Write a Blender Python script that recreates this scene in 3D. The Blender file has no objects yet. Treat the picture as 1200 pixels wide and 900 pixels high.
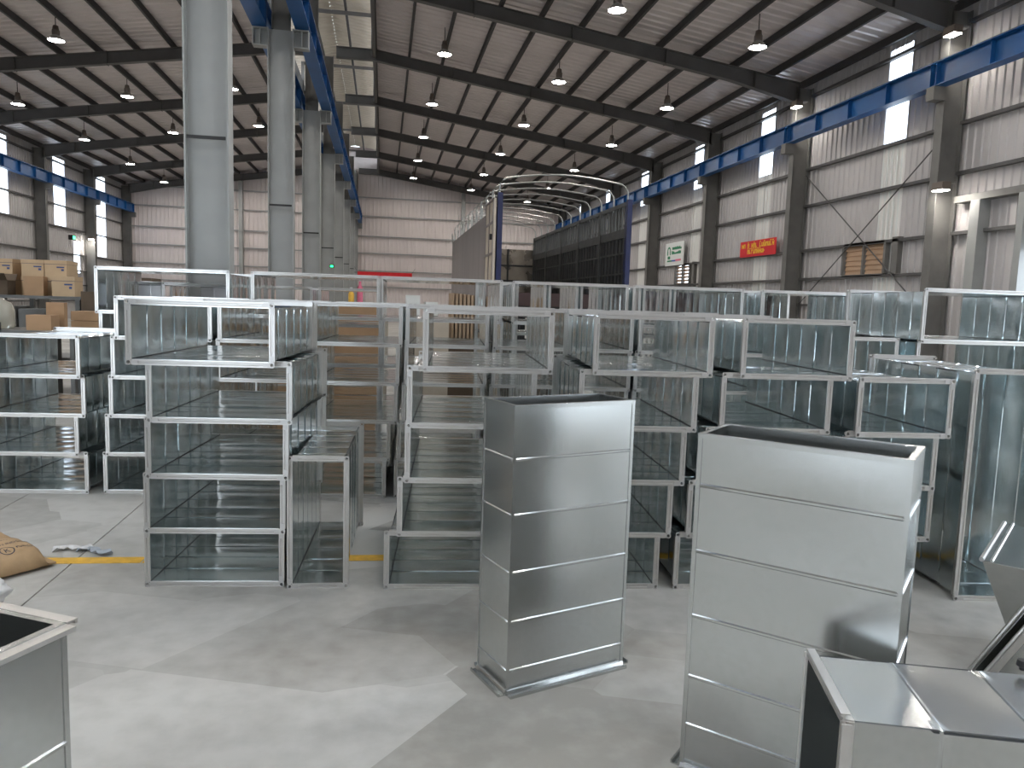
import bpy, bmesh, math, random
from mathutils import Matrix, Vector, Euler, noise

random.seed(7)
R = math.radians
PI = math.pi
S = bpy.context.scene
C = S.collection

# ------------------------------------------------------------------ camera
cam_d = bpy.data.cameras.new('camera')
cam = bpy.data.objects.new('camera', cam_d)
C.objects.link(cam)
cam_d.sensor_fit = 'HORIZONTAL'
cam_d.sensor_width = 36.0
cam_d.lens = 880.0 / 1200.0 * 36.0
cam_d.clip_start = 0.05
cam_d.clip_end = 500
M = Matrix(((0.98527857, -0.01257288, -0.17049358),
            (-0.16806841, 0.11130359, -0.97947155),
            (0.03129133, 0.99370692, 0.10755193))).to_4x4()
M.translation = Vector((0, 0, 1.55))
cam.matrix_world = M
S.camera = cam

# ------------------------------------------------------------------ sky and exposure
w = bpy.data.worlds.new('sky')
S.world = w
w.use_nodes = True
nt = w.node_tree
nt.nodes.clear()
bgo = nt.nodes.new('ShaderNodeOutputWorld')
bgn = nt.nodes.new('ShaderNodeBackground')
bgn.inputs[0].default_value = (0.80, 0.90, 1.0, 1)
bgn.inputs[1].default_value = 4.3
nt.links.new(bgn.outputs[0], bgo.inputs[0])
LAMP_EMIT = 130.0
S.view_settings.view_transform = 'Standard'
S.view_settings.look = 'None'
S.view_settings.gamma = 1.0
S.view_settings.use_curve_mapping = False
S.view_settings.exposure = 0.62
S.cycles.max_bounces = 14
S.cycles.diffuse_bounces = 5
S.cycles.glossy_bounces = 12
S.cycles.transmission_bounces = 6
S.cycles.caustics_reflective = True
S.cycles.sample_clamp_indirect = 8.0
S.cycles.use_denoising = True

# ------------------------------------------------------------------ materials
def mat(name, base, rough=0.5, metal=0.0, noise_amt=0.0, noise_scale=5.0, rough_var=0.0, bump=0.0,
        bump_scale=40.0, emit=0.0, base2=None, stretch=None, spec=0.5, trans=0.0):
    m = bpy.data.materials.new(name)
    m.use_nodes = True
    t = m.node_tree
    p = t.nodes['Principled BSDF']
    p.inputs['Base Color'].default_value = (*base, 1)
    p.inputs['Roughness'].default_value = rough
    p.inputs['Metallic'].default_value = metal
    p.inputs['Specular IOR Level'].default_value = spec
    if trans:
        p.inputs['Transmission Weight'].default_value = trans
    if emit:
        p.inputs['Emission Color'].default_value = (*base, 1)
        p.inputs['Emission Strength'].default_value = emit
    tc = t.nodes.new('ShaderNodeTexCoord')
    vec = tc.outputs['Object']
    if stretch:
        mp = t.nodes.new('ShaderNodeMapping')
        mp.inputs['Scale'].default_value = stretch
        t.links.new(vec, mp.inputs[0])
        vec = mp.outputs[0]
    if noise_amt or base2 or rough_var:
        n = t.nodes.new('ShaderNodeTexNoise')
        n.inputs['Scale'].default_value = noise_scale
        n.inputs['Detail'].default_value = 4
        t.links.new(vec, n.inputs['Vector'])
        if noise_amt or base2:
            r = t.nodes.new('ShaderNodeValToRGB')
            b2 = base2 or tuple(c * (1 - noise_amt) for c in base)
            r.color_ramp.elements[0].color = (*b2, 1)
            r.color_ramp.elements[1].color = (*base, 1)
            r.color_ramp.elements[0].position = 0.32
            r.color_ramp.elements[1].position = 0.68
            t.links.new(n.outputs[0], r.inputs[0])
            t.links.new(r.outputs[0], p.inputs['Base Color'])
        if rough_var:
            mr = t.nodes.new('ShaderNodeMapRange')
            mr.inputs['From Min'].default_value = 0.3
            mr.inputs['From Max'].default_value = 0.7
            mr.inputs['To Min'].default_value = rough - rough_var
            mr.inputs['To Max'].default_value = rough + rough_var
            t.links.new(n.outputs[0], mr.inputs[0])
            t.links.new(mr.outputs[0], p.inputs['Roughness'])
    if bump:
        n2 = t.nodes.new('ShaderNodeTexNoise')
        n2.inputs['Scale'].default_value = bump_scale
        n2.inputs['Detail'].default_value = 3
        t.links.new(vec, n2.inputs['Vector'])
        bp = t.nodes.new('ShaderNodeBump')
        bp.inputs['Strength'].default_value = bump
        bp.inputs['Distance'].default_value = 0.01
        t.links.new(n2.outputs[0], bp.inputs['Height'])
        t.links.new(bp.outputs[0], p.inputs['Normal'])
    return m

MAT = {}
MAT['sheet'] = mat('galvanized_sheet', (.81, .86, .87), .15, 1.0, .05, 9, .04)
MAT['sheet_matt'] = mat('spangled_sheet', (.57, .585, .58), .24, 1.0, .06, 40)
MAT['flange'] = mat('flange_steel', (.65, .635, .615), .36, .92, .06, 30, .06)
MAT['sealant'] = mat('seam_sealant', (.05, .055, .06), .6, .1)
MAT['corner'] = mat('corner_steel', (.60, .59, .58), .42, .9, .1, 40, .06)
MAT['floor'] = None
MAT['roof'] = mat('roof_sheet', (.66, .60, .585), .38, .35, .12, 1.2, .06)
MAT['monitor'] = mat('monitor_sheet', (.60, .54, .44), .5, .1, .1, 1.5)
MAT['wall'] = mat('wall_sheet', (.50, .475, .47), .5, .15, .12, .8, .05)
MAT['wall_back'] = mat('back_wall_sheet', (.66, .59, .575), .55, .05, .08, .5)
MAT['trans'] = mat('painted_daylight_sheet', (.78, .76, .73), .5, .0, .06, .8)  # pale opaque colour stands in for daylight through translucent sheet
MAT['steel'] = mat('painted_frame_steel', (.165, .16, .15), .55, .2, .2, 3)
MAT['column'] = mat('column_paint', (.33, .335, .325), .5, .15, .18, 1.6, .06)
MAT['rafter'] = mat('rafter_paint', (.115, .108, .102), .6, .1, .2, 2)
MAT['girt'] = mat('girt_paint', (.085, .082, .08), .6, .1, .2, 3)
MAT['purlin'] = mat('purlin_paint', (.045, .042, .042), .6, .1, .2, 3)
MAT['blue'] = mat('blue_paint', (.006, .085, .27), .42, .0, .18, 2.5)
MAT['navy'] = mat('navy_paint', (.012, .018, .075), .45, 0, .2, 4)
MAT['black'] = mat('black', (.012, .012, .013), .6)
MAT['dark'] = mat('dark_sheet', (.03, .031, .033), .55, .2, .3, 2)
MAT['darksteel'] = mat('dark_lattice', (.10, .10, .095), .5, .4, .3, 6)
MAT['bow'] = mat('bow_tube', (.42, .42, .40), .35, .8, .1, 8)
MAT['tarp'] = mat('grey_tarpaulin', (.27, .235, .225), .75, 0, .16, 3, 0, 0, 40, stretch=(1, 1, .15))
MAT['beige'] = mat('beige_panel', (.56, .48, .38), .6, 0, .15, 5)
MAT['bulkhead'] = mat('bulkhead_sheet', (.42, .37, .31), .3, .7, .4, 2.2, .1, .3, 3)
MAT['carton'] = mat('carton_board', (.52, .375, .23), .8, 0, .1, 6)
MAT['carton2'] = mat('brown_board', (.40, .25, .14), .8, 0, .15, 5)
MAT['carton3'] = mat('dark_board', (.10, .07, .045), .8, 0, .2, 6)
MAT['kraft'] = mat('kraft_paper', (.46, .31, .17), .75, 0, .25, 7, 0, .35, 22)
MAT['print'] = mat('black_print', (.035, .04, .06), .7)
MAT['print_blue'] = mat('blue_print', (.05, .08, .2), .7)
MAT['tape'] = mat('carton_tape', (.08, .07, .09), .5)
MAT['cabinet'] = mat('cabinet_paint', (.13, .13, .125), .45, .3, .2, 4)
MAT['jug'] = mat('clear_plastic', (.80, .78, .68), .2, 0, .1, 6, trans=.6)
MAT['white_plastic'] = mat('white_plastic', (.78, .78, .80), .45, 0, .06, 9, 0, .4, 30)
MAT['foil'] = mat('pale_steel', (.82, .80, .82), .45, .55, .05, 5)
MAT['yellow'] = mat('yellow_paint', (.78, .45, .05), .6, 0, .25, 18)
MAT['red'] = mat('red_cloth', (.62, .012, .02), .7, 0, .12, 4)
MAT['oxide'] = mat('oxide_red_paint', (.045, .02, .018), .6, 0, .2, 4)
MAT['gold'] = mat('yellow_print', (.85, .55, .03), .6)
MAT['signwhite'] = mat('white_board', (.70, .72, .70), .5)
MAT['green'] = mat('green_print', (.02, .22, .10), .6)
MAT['pblue'] = mat('sign_blue_print', (.03, .08, .40), .6)
MAT['pink'] = mat('sign_pink_print', (.62, .14, .22), .6)
MAT['lamp_body'] = mat('lamp_housing', (.16, .13, .11), .4, .6)
MAT['lamp_shade'] = mat('lamp_reflector', (.40, .385, .37), .4, .5)
MAT['lens'] = mat('lamp_lens', (1.0, .95, .88), .3, 0, emit=LAMP_EMIT)
MAT['exit'] = mat('green_indicator', (.02, .9, .25), .4, emit=3.0)
MAT['slat'] = mat('louvre_slat', (.40, .26, .16), .6, 0, .15, 3)
MAT['wood'] = mat('wood_crate', (.40, .28, .18), .75, 0, .25, 6, stretch=(8, 8, 1))
MAT['rubber'] = mat('rubber', (.02, .02, .02), .8)
MAT['outside'] = mat('outside_concrete', (.34, .34, .33), .8, 0, .1, .6)
MAT['cloth'] = mat('white_bag', (.72, .72, .72), .5, 0, .06, 10, 0, .4, 30)
MAT['litter'] = mat('litter_paper', (.45, .50, .56), .6, 0, .35, 20)

# glazing sheet : translucent
def glazing():
    m = bpy.data.materials.new('translucent_strip')
    m.use_nodes = True
    t = m.node_tree
    t.nodes.clear()
    o = t.nodes.new('ShaderNodeOutputMaterial')
    a = t.nodes.new('ShaderNodeBsdfTranslucent'); a.inputs[0].default_value = (.95, .97, 1, 1)
    b = t.nodes.new('ShaderNodeBsdfTransparent'); b.inputs[0].default_value = (.95, .97, 1, 1)
    x = t.nodes.new('ShaderNodeMixShader'); x.inputs[0].default_value = .55
    t.links.new(a.outputs[0], x.inputs[1]); t.links.new(b.outputs[0], x.inputs[2]); t.links.new(x.outputs[0], o.inputs[0])
    return m
MAT['glazing'] = glazing()

def floor_mat():
    m = bpy.data.materials.new('concrete_floor')
    m.use_nodes = True
    t = m.node_tree
    L = t.links.new
    p = t.nodes['Principled BSDF']
    geo = t.nodes.new('ShaderNodeNewGeometry')
    def nz(sc, det, dist=0.0):
        n = t.nodes.new('ShaderNodeTexNoise')
        n.inputs['Scale'].default_value = sc; n.inputs['Detail'].default_value = det
        n.inputs['Distortion'].default_value = dist
        L(geo.outputs['Position'], n.inputs['Vector']); return n
    n1 = nz(.9, 3, .6); n2 = nz(9, 6); n3 = nz(70, 2)
    # wet-looking trowel patches: voronoi cells with own value
    mp = t.nodes.new('ShaderNodeMapping'); mp.inputs['Rotation'].default_value = (0, 0, .5)
    mp.inputs['Scale'].default_value = (.8, 1.25, 1)
    L(geo.outputs['Position'], mp.inputs[0])
    v = t.nodes.new('ShaderNodeTexVoronoi'); v.inputs['Scale'].default_value = 1.1
    v.distance = 'CHEBYCHEV'
    L(mp.outputs[0], v.inputs['Vector'])
    sep = t.nodes.new('ShaderNodeSeparateColor'); L(v.outputs['Color'], sep.inputs[0])
    m1 = t.nodes.new('ShaderNodeMix'); m1.data_type = 'FLOAT'; m1.inputs[0].default_value = .48
    L(n1.outputs[0], m1.inputs[2]); L(sep.outputs[0], m1.inputs[3])
    m2 = t.nodes.new('ShaderNodeMix'); m2.data_type = 'FLOAT'; m2.inputs[0].default_value = .30
    L(m1.outputs[0], m2.inputs[2]); L(n2.outputs[0], m2.inputs[3])
    r = t.nodes.new('ShaderNodeValToRGB')
    e = r.color_ramp.elements
    e[0].position = .34; e[0].color = (.29, .28, .255, 1)
    e[1].position = .62; e[1].color = (.47, .465, .44, 1)
    L(m2.outputs[0], r.inputs[0])
    L(r.outputs[0], p.inputs['Base Color'])
    mr = t.nodes.new('ShaderNodeMapRange')
    mr.inputs['To Min'].default_value = .42; mr.inputs['To Max'].default_value = .72
    L(m2.outputs[0], mr.inputs[0]); L(mr.outputs[0], p.inputs['Roughness'])
    p.inputs['Specular IOR Level'].default_value = .35
    b = t.nodes.new('ShaderNodeBump'); b.inputs['Strength'].default_value = .10; b.inputs['Distance'].default_value = .004
    L(n3.outputs[0], b.inputs['Height']); L(b.outputs[0], p.inputs['Normal'])
    return m
MAT['floor'] = floor_mat()

# ------------------------------------------------------------------ helpers
class MB:
    def __init__(s):
        s.v = []; s.f = []
    def add(s, vs, fs):
        o = len(s.v); s.v += [tuple(x) for x in vs]; s.f += [tuple(i + o for i in f) for f in fs]; return s
    def box(s, x0, x1, y0, y1, z0, z1, mtx=None):
        vs = [Vector(p) for p in ((x0, y0, z0), (x1, y0, z0), (x1, y1, z0), (x0, y1, z0), (x0, y0, z1), (x1, y0, z1), (x1, y1, z1), (x0, y1, z1))]
        if mtx: vs = [mtx @ p for p in vs]
        return s.add(vs, [(0, 3, 2, 1), (4, 5, 6, 7), (0, 1, 5, 4), (1, 2, 6, 5), (2, 3, 7, 6), (3, 0, 4, 7)])
    def prism(s, poly, a, b):
        """poly: list of 3D offsets (closed profile) swept from point a to point b"""
        n = len(poly); a = Vector(a); b = Vector(b)
        vs = [a + Vector(p) for p in poly] + [b + Vector(p) for p in poly]
        fs = [(i, (i + 1) % n, (i + 1) % n + n, i + n) for i in range(n)]
        fs += [tuple(range(n))[::-1], tuple(range(n, 2 * n))]
        return s.add(vs, fs)
    def tube(s, path, r, n=8):
        path = [Vector(p) for p in path]
        vs = []; fs = []
        for i, p in enumerate(path):
            d = (path[min(i + 1, len(path) - 1)] - path[max(i - 1, 0)]).normalized()
            u = d.orthogonal().normalized() if abs(d.z) > .9 else d.cross(Vector((0, 0, 1))).normalized()
            v = d.cross(u)
            for k in range(n):
                a = 2 * PI * k / n
                vs.append(p + u * r * math.cos(a) + v * r * math.sin(a))
        for i in range(len(path) - 1):
            for k in range(n):
                fs.append((i * n + k, i * n + (k + 1) % n, (i + 1) * n + (k + 1) % n, (i + 1) * n + k))
        fs += [tuple(range(n))[::-1], tuple(range((len(path) - 1) * n, len(path) * n))]
        return s.add(vs, fs)
    def lathe(s, prof, n=16, c=(0, 0, 0)):
        vs = []; fs = []
        for (r, z) in prof:
            for k in range(n):
                a = 2 * PI * k / n
                vs.append((c[0] + r * math.cos(a), c[1] + r * math.sin(a), c[2] + z))
        for i in range(len(prof) - 1):
            for k in range(n):
                fs.append((i * n + k, i * n + (k + 1) % n, (i + 1) * n + (k + 1) % n, (i + 1) * n + k))
        fs += [tuple(range(n))[::-1], tuple(range((len(prof) - 1) * n, len(prof) * n))]
        return s.add(vs, fs)
    def mesh(s, name, m, smooth=None):
        me = bpy.data.meshes.new(name)
        me.from_pydata(s.v, [], s.f)
        me.update()
        bm = bmesh.new(); bm.from_mesh(me)
        bmesh.ops.recalc_face_normals(bm, faces=bm.faces)
        bm.to_mesh(me); bm.free()
        if smooth is not None:
            me.shade_smooth()
            me.set_sharp_from_angle(angle=R(smooth))
        me.materials.append(MAT[m])
        return me

def place(name, me, parent=None, loc=(0, 0, 0), rot=(0, 0, 0)):
    o = bpy.data.objects.new(name, me)
    C.objects.link(o)
    o.location = loc
    o.rotation_euler = rot
    if parent is not None: o.parent = parent
    return o
def part(name, mb, m, parent=None, loc=(0, 0, 0), rot=(0, 0, 0), smooth=None):
    return place(name, mb.mesh(name, m, smooth), parent, loc, rot)
def thing(name, label, cat, loc=(0, 0, 0), rot=(0, 0, 0), group=None):
    o = bpy.data.objects.new(name, None)
    o.empty_display_size = .1
    C.objects.link(o)
    o.location = loc; o.rotation_euler = rot
    o['label'] = label; o['category'] = cat
    if group: o['group'] = group
    return o
def tag(o, label, cat, group=None, kind=None):
    o['label'] = label; o['category'] = cat
    if group: o['group'] = group
    if kind: o['kind'] = kind
    return o
def struct(name, label, cat='structure', mb=None, m=None, loc=(0, 0, 0), smooth=None):
    if mb is None:
        o = bpy.data.objects.new(name, None); C.objects.link(o); o.location = loc
    else:
        o = part(name, mb, m, None, loc, smooth=smooth)
    o['kind'] = 'structure'; o['label'] = label; o['category'] = cat
    return o
CACHE = {}
def cached(key, fn):
    if key not in CACHE: CACHE[key] = fn()
    return CACHE[key]

# ------------------------------------------------------------------ building dimensions
XR, XL, RIDGE = 12.3, -16.1, -1.9
YB, YF = 51.2, -9.1
FR = [2.9 + 6 * i for i in range(-2, 9)]          # frame lines
def zraf(x): return 9.75 - .148 * abs(x - RIDGE)   # underside of rafters
def zsheet(x): return zraf(x) + .62

def corr(name, L, H, pitch, depth, m, parent, mtx, flip=1):
    """trapezoid-ribbed sheet L x H (ribs along H); local x along L, y along H, z proud"""
    def make():
        b = MB()
        n = max(1, round(L / pitch)); p = L / n
        xs = []
        for i in range(n):
            x = i * p
            xs += [(x, 0), (x + p * .62, 0), (x + p * .72, depth), (x + p * .9, depth)]
        xs.append((L, 0))
        vs = [(x, 0, z) for x, z in xs] + [(x, H, z) for x, z in xs]
        vs += [(x, 0, z - .004) for x, z in xs] + [(x, H, z - .004) for x, z in xs]
        k = len(xs)
        fs = [(i, i + 1, k + i + 1, k + i) for i in range(k - 1)] + [(2 * k + i, 3 * k + i, 3 * k + i + 1, 2 * k + i + 1) for i in range(k - 1)]
        b.add(vs, fs)
        me = bpy.data.meshes.new(name); me.from_pydata(b.v, [], b.f); me.update(); me.materials.append(MAT[m]); return me
    me = cached((name, round(L, 3), round(H, 3), pitch, depth, m), make)
    o = bpy.data.objects.new(name, me); C.objects.link(o)
    o.parent = parent
    o.matrix_local = mtx
    return o

def basis(o, ux, uy):
    ux = Vector(ux).normalized(); uy = Vector(uy).normalized(); uz = ux.cross(uy)
    m = Matrix.Identity(4)
    for i in range(3):
        m[i][0] = ux[i]; m[i][1] = uy[i]; m[i][2] = uz[i]; m[i][3] = o[i]
    return m

# ------------------------------------------------------------------ floor slabs
fl = struct('floor', 'grey trowelled concrete floor with sawn joints', 'floor')
xs = [XL, -11.0, -6.4, -2.62, -1.725, 4.6, 8.4, XR]
ys = [YF, -3.1, 6.9, 14.9, 20.9, 26.9, 32.9, 38.9, 44.9, YB]
for i in range(len(xs) - 1):
    for j in range(len(ys) - 1):
        g = .004
        b = MB().box(xs[i] + g, xs[i + 1] - g, ys[j] + g, ys[j + 1] - g, -.15, 0)
        part('slab', b, 'floor', fl)
part('joint_bed', MB().box(XL, XR, YF, YB, -.2, -.02), 'dark', fl)
og = struct('ground', 'unseen pale ground outside, added to block light from below', 'ground', MB().box(-90, 90, -90, 140, -.5, -.21), 'outside')  # added ground plane, keeps sky light from coming in below the horizon
ln = struct('trim_1', 'yellow painted line across the floor behind the nearest stack', 'floor line')
part('floor_stripe', MB().box(-3.4, -1.355, -.05, .05, 0, .002), 'yellow', ln)
part('floor_stripe', MB().box(-1.345, .6, -.05, .05, 0, .002), 'yellow', ln)
part('floor_stripe', MB().box(.62, 3.4, -.05, .05, 0, .002), 'yellow', ln)
ln.location = (0, 4.44, 0.0005); ln.rotation_euler = (0, 0, R(-3))

# ------------------------------------------------------------------ roof
roof = struct('ceiling', 'ribbed grey metal roof on dark purlins', 'roof')
for side in (1, -1):
    x_in = RIDGE + side * 1.5; x_out = XR if side > 0 else XL
    Ls = math.hypot(x_out - x_in, zsheet(x_out) - zsheet(x_in))
    for i in range(len(FR)):
        y0 = FR[i] if i else YF
        if i == 0: y0 = YF
        y1 = FR[i + 1] if i + 1 < len(FR) - 1 else (YB + .15 if i + 1 < len(FR) else None)
        if y1 is None: break
        a = Vector((x_in, y0, zsheet(x_in))); bb = Vector((x_out, y0, zsheet(x_out)))
        d = bb - a
        def strip(ya, yb, mm):
            off = Vector((0, ya - y0, 0))
            mt = basis(a + off, (0, 1, 0), d) if side > 0 else basis(bb + off, (0, 1, 0), -d)
            corr('roof_sheet' if mm == 'roof' else 'added_skylight_sheet', yb - ya, Ls, .33, -.03, mm, roof, mt)
        if y1 < 9:      # unseen translucent sheets, added to brighten the near bays
            strip(y0, y0 + 3.8, 'roof')
            strip(y0 + 3.8, y0 + 4.8, 'glazing'); strip(y0 + 4.8, y1, 'roof')
        else: strip(y0, y1, 'roof')
    n = 12
    for k in range(n):
        x = x_in + side * (.05 + k * (abs(x_out - x_in) - .25) / (n - 1))
        z = zsheet(x) - .21
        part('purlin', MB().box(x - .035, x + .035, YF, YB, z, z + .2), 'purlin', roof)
# ridge monitor
mon = struct('trim_2', 'raised ridge roof monitor with open lit sides', 'roof monitor')
for side in (1, -1):
    x0 = RIDGE; x1 = RIDGE + side * 2.4
    a = Vector((x0, YF, 11.35)); bb = Vector((x1, YF, 11.0))
    Ls = (bb - a).length
    mt = basis(a, (0, 1, 0), bb - a) if side > 0 else basis(bb, (0, 1, 0), a - bb)
    corr('monitor_sheet', YB - YF, Ls, .33, -.03, 'monitor', mon, mt)
    x = RIDGE + side * 1.5
    part('curb', MB().box(x - .05, x + .05, YF, YB, zraf(x) + .1, zsheet(x) + .18), 'rafter', mon)
    for xx, zz in ((RIDGE + side * .55, 11.05), (RIDGE + side * 2.0, 10.85)):
        part('monitor_purlin', MB().box(xx - .035, xx + .035, YF, YB, zz, zz + .15), 'purlin', mon)
part('monitor_end', MB().box(RIDGE - 2.4, RIDGE + 2.4, YB - .02, YB + .02, 9.7, 11.3), 'wall_back', mon)
for y in FR:
    for side in (1, -1):
        x = RIDGE + side * 1.45
        part('monitor_post', MB().box(x - .06, x + .06, y - .06, y + .06, 9.7, 11.05), 'steel', mon)
    part('monitor_tie', MB().box(RIDGE - 1.5, RIDGE + 1.5, y - .05, y + .05, 10.95, 11.05), 'rafter', mon)

# ------------------------------------------------------------------ steel frames
def ibeam_profile(depth, flw, tf=.016, tw=.012):
    h = depth / 2; f = flw / 2
    return [(-f, -h), (f, -h), (f, -h + tf), (tw / 2, -h + tf), (tw / 2, h - tf), (f, h - tf), (f, h), (-f, h), (-f, h - tf), (-tw / 2, h - tf), (-tw / 2, -h + tf), (-f, -h + tf)]
ORD = ['first', 'second', 'third', 'fourth', 'fifth', 'sixth', 'seventh', 'eighth', 'ninth', 'tenth', 'eleventh']
for i, y in enumerate(FR):
    # rafters
    for side, nm in ((1, 'right'), (-1, 'left')):
        x0 = RIDGE + side * .25; x1 = RIDGE + side * 13.75
        rr = struct('rafter', f'sloping roof rafter of the {nm} aisle, {ORD[len(FR) - 1 - i]} frame from the far wall', 'rafter')
        b = MB(); 
        pr = ibeam_profile(.42, .2)
        xm = RIDGE + side * 1.5
        def sect(x, zc, dep): return [(x, y + u, zc + v * dep / .42) for u, v in pr]
        rings = [sect(x0, 9.72, .36), sect(xm, 9.66 + .06, .36), sect(x1 - side * 2.2, zraf(x1 - side * 2.2) + .2, .40), sect(x1, zraf(x1) + .12, .58)]
        n = 12
        for k in range(3):
            vs = rings[k] + rings[k + 1]
            b.add(vs, [(j, (j + 1) % n, (j + 1) % n + n, j + n) for j in range(n)])
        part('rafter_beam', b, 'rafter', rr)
        for k in range(1, 5):
            xx = xm + side * k * 2.7
            part('stiffener', MB().box(xx - .008, xx + .008, y - .1, y + .1, zraf(xx) - .02, zraf(xx) + .4), 'rafter', rr)
    # side columns
    for xc, nm, sd in ((XR, 'right', -1), (XL, 'left', 1)):
        cc = struct('steel_column', f'grey steel column of the {nm} wall, {ORD[len(FR) - 1 - i]} frame from the far wall', 'column')
        b = MB()
        xm = xc + sd * .33
        pr = ibeam_profile(.5, .24)
        b.prism([(u, v, 0) for v, u in pr], (xm, y, 0), (xm, y, zraf(xm) + .3))
        part('shaft', b, 'steel', cc)
        part('corbel', MB().box(min(xc + sd * .58, xc + sd * .85), max(xc + sd * .58, xc + sd * .85), y - .12, y + .12, 6.12, 6.4), 'steel', cc)
        part('base_plate', MB().box(xm - .3, xm + .3, y - .2, y + .2, 0, .02), 'steel', cc)
    # centre columns
    cc = struct('steel_column', f'pale grey centre column between the aisles, {ORD[len(FR) - 1 - i]} frame from the far wall', 'column')
    b = MB(); pr = ibeam_profile(.46, .26, .018, .014)
    b.prism([(v, u, 0) for u, v in pr], (RIDGE, y, 0), (RIDGE, y, 6.38))
    part('shaft', b, 'column', cc)
    b = MB(); pr = ibeam_profile(.32, .2)
    b.prism([(v, u, 0) for u, v in pr], (RIDGE, y, 6.38), (RIDGE, y, 9.56))
    part('upper_shaft', b, 'steel', cc)
    for sd in (1, -1):
        x0, x1 = sorted((RIDGE + sd * .23, RIDGE + sd * .50))
        b = MB().box(x0, x1, y - .1, y + .1, 6.06, 6.08).box(x0, x1, y - .1, y + .1, 6.36, 6.38).box(x0, x1, y - .008, y + .008, 6.08, 6.36)
        b.box(*sorted((RIDGE + sd * .48, RIDGE + sd * .495)), y - .1, y + .1, 6.08, 6.36)
        b.box(*sorted((RIDGE + sd * .36, RIDGE + sd * .375)), y - .1, y + .1, 6.08, 6.36)
        part('corbel', b, 'column', cc)
    part('splice_band', MB().box(RIDGE - .2, RIDGE + .2, y - .134, y - .12, 3.2, 3.235), 'black', cc)
    part('base_plate', MB().box(RIDGE - .3, RIDGE + .3, y - .2, y + .2, 0, .02), 'steel', cc)

# crane runway girders
def girder(x, nm, label, wall=0):
    g = thing(nm, label, 'crane beam', (x, 0, 6.4))
    for i in range(len(FR) - 1):
        y0, y1 = FR[i] + .01, FR[i + 1] - .01
        b = MB()
        h = .5; f = .13
        b.box(-f, f, y0, y1, 0, .018).box(-f, f, y0, y1, h - .018, h).box(-.008, .008, y0, y1, .018, h - .018)
        part('beam', b, 'blue', g)
        for k in range(5):
            yy = y0 + .08 + (y1 - y0 - .16) * k / 4
            part('stiffener', MB().box(-f + .02, f - .02, yy - .006, yy + .006, .018, h - .018), 'blue', g)
    part('crane_rail', MB().box(-.03, .03, FR[0], FR[-1], h, h + .06), 'darksteel', g)
    return g
girder(XR - .7, 'crane_runway_beam', 'blue crane runway beam along the right wall')
girder(XL + .7, 'crane_runway_beam', 'blue crane runway beam along the left wall')
girder(RIDGE + .38, 'crane_runway_beam', 'blue crane runway beam on the right side of the centre columns')
girder(RIDGE - .38, 'crane_runway_beam', 'blue crane runway beam on the left side of the centre columns')

# ------------------------------------------------------------------ walls
GIRTS = [.95, 1.75, 2.5, 3.34, 4.62, 5.68, 6.95]
wr = struct('wall_right', 'ribbed grey sheet wall on the right', 'wall')
wl = struct('wall_left', 'ribbed grey sheet wall on the left', 'wall')
wb = struct('wall_back', 'ribbed pinkish far end wall', 'wall')
wf = struct('wall_front', 'end wall behind the camera with a doorway added for light', 'wall')

def side_wall(parent, x, sd, openings, mname, trans_zones=()):
    """split each wall into rectangles around openings (y0,y1,z0,z1)"""
    top = zsheet(x) - .02
    ycuts = sorted(set([YF, YB] + FR + [o[0] for o in openings] + [o[1] for o in openings] + [t[0] for t in trans_zones] + [t[1] for t in trans_zones]))
    for i in range(len(ycuts) - 1):
        y0, y1 = ycuts[i], ycuts[i + 1]
        if y1 - y0 < .05: continue
        ym = (y0 + y1) / 2
        z = 0
        holes = sorted([(o[2], o[3]) for o in openings if o[0] <= ym <= o[1]])
        tz = [t for t in trans_zones if t[0] <= ym <= t[1]]
        segs = []
        for a, b_ in holes:
            if a > z + .02: segs.append((z, a))
            z = b_
        if z < top - .02: segs.append((z, top))
        for a, b_ in segs:
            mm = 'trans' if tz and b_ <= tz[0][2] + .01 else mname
            if sd < 0: mt = basis((x, y1, a), (0, -1, 0), (0, 0, 1))   # faces -x
            else: mt = basis((x, y0, a), (0, 1, 0), (0, 0, 1))
            corr('wall_sheet', y1 - y0, b_ - a, .22, .028, mm, parent, mt)
STR_R = [(16.65, 17.5, 5.75, 8.0), (23.0, 23.9, 5.95, 8.0), (28.45, 29.3, 6.3, 7.95), (34.7, 35.7, 6.4, 7.95), (40.7, 41.6, 6.4, 7.95), (46.5, 47.4, 6.4, 7.95), (10.6, 11.5, 5.75, 8.0), (4.6, 5.5, 5.75, 8.0)]
LOUV = [(16.95, 18.62, 2.56, 3.32), (29.0, 30.45, 2.48, 3.30)]
DOOR_R = [(4.2, 12.75, 0, 2.9), (-6.0, -.4, 0, 4.3)]  # second doorway is unseen, added to light the upright ducts
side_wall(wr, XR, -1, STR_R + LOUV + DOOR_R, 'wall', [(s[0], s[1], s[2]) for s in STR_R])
STR_L = [(41.1, 42.5, 4.7, 8.0), (46.75, 48.2, 3.45, 8.0), (43.35, 44.2, 2.4, 4.05), (35.1, 36.5, 4.7, 8.0), (29.1, 30.5, 4.7, 8.0), (17.1, 18.5, 4.7, 8.0), (5.1, 6.5, 4.7, 8.0)]
side_wall(wl, XL, 1, STR_L, 'wall')
wn = 0
for x, lst, nm in ((XR, STR_R, 'right'), (XL, STR_L, 'left')):
    for k, (y0, y1, z0, z1) in enumerate(lst):
        wn += 1
        ww = struct(f'window_{wn}', f'bright daylight strip in the {nm} wall, opening {k + 1}', 'window')
        part('pane', MB().box(x - .012, x + .012, y0, y1, z0, z1), 'glazing', ww)
        fr = MB()
        for a, b_ in ((y0 - .02, y0 + .01), (y1 - .01, y1 + .02)): fr.box(x - .03, x + .03, a, b_, z0, z1)
        part('window_frame', fr, 'wall', ww)
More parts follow.
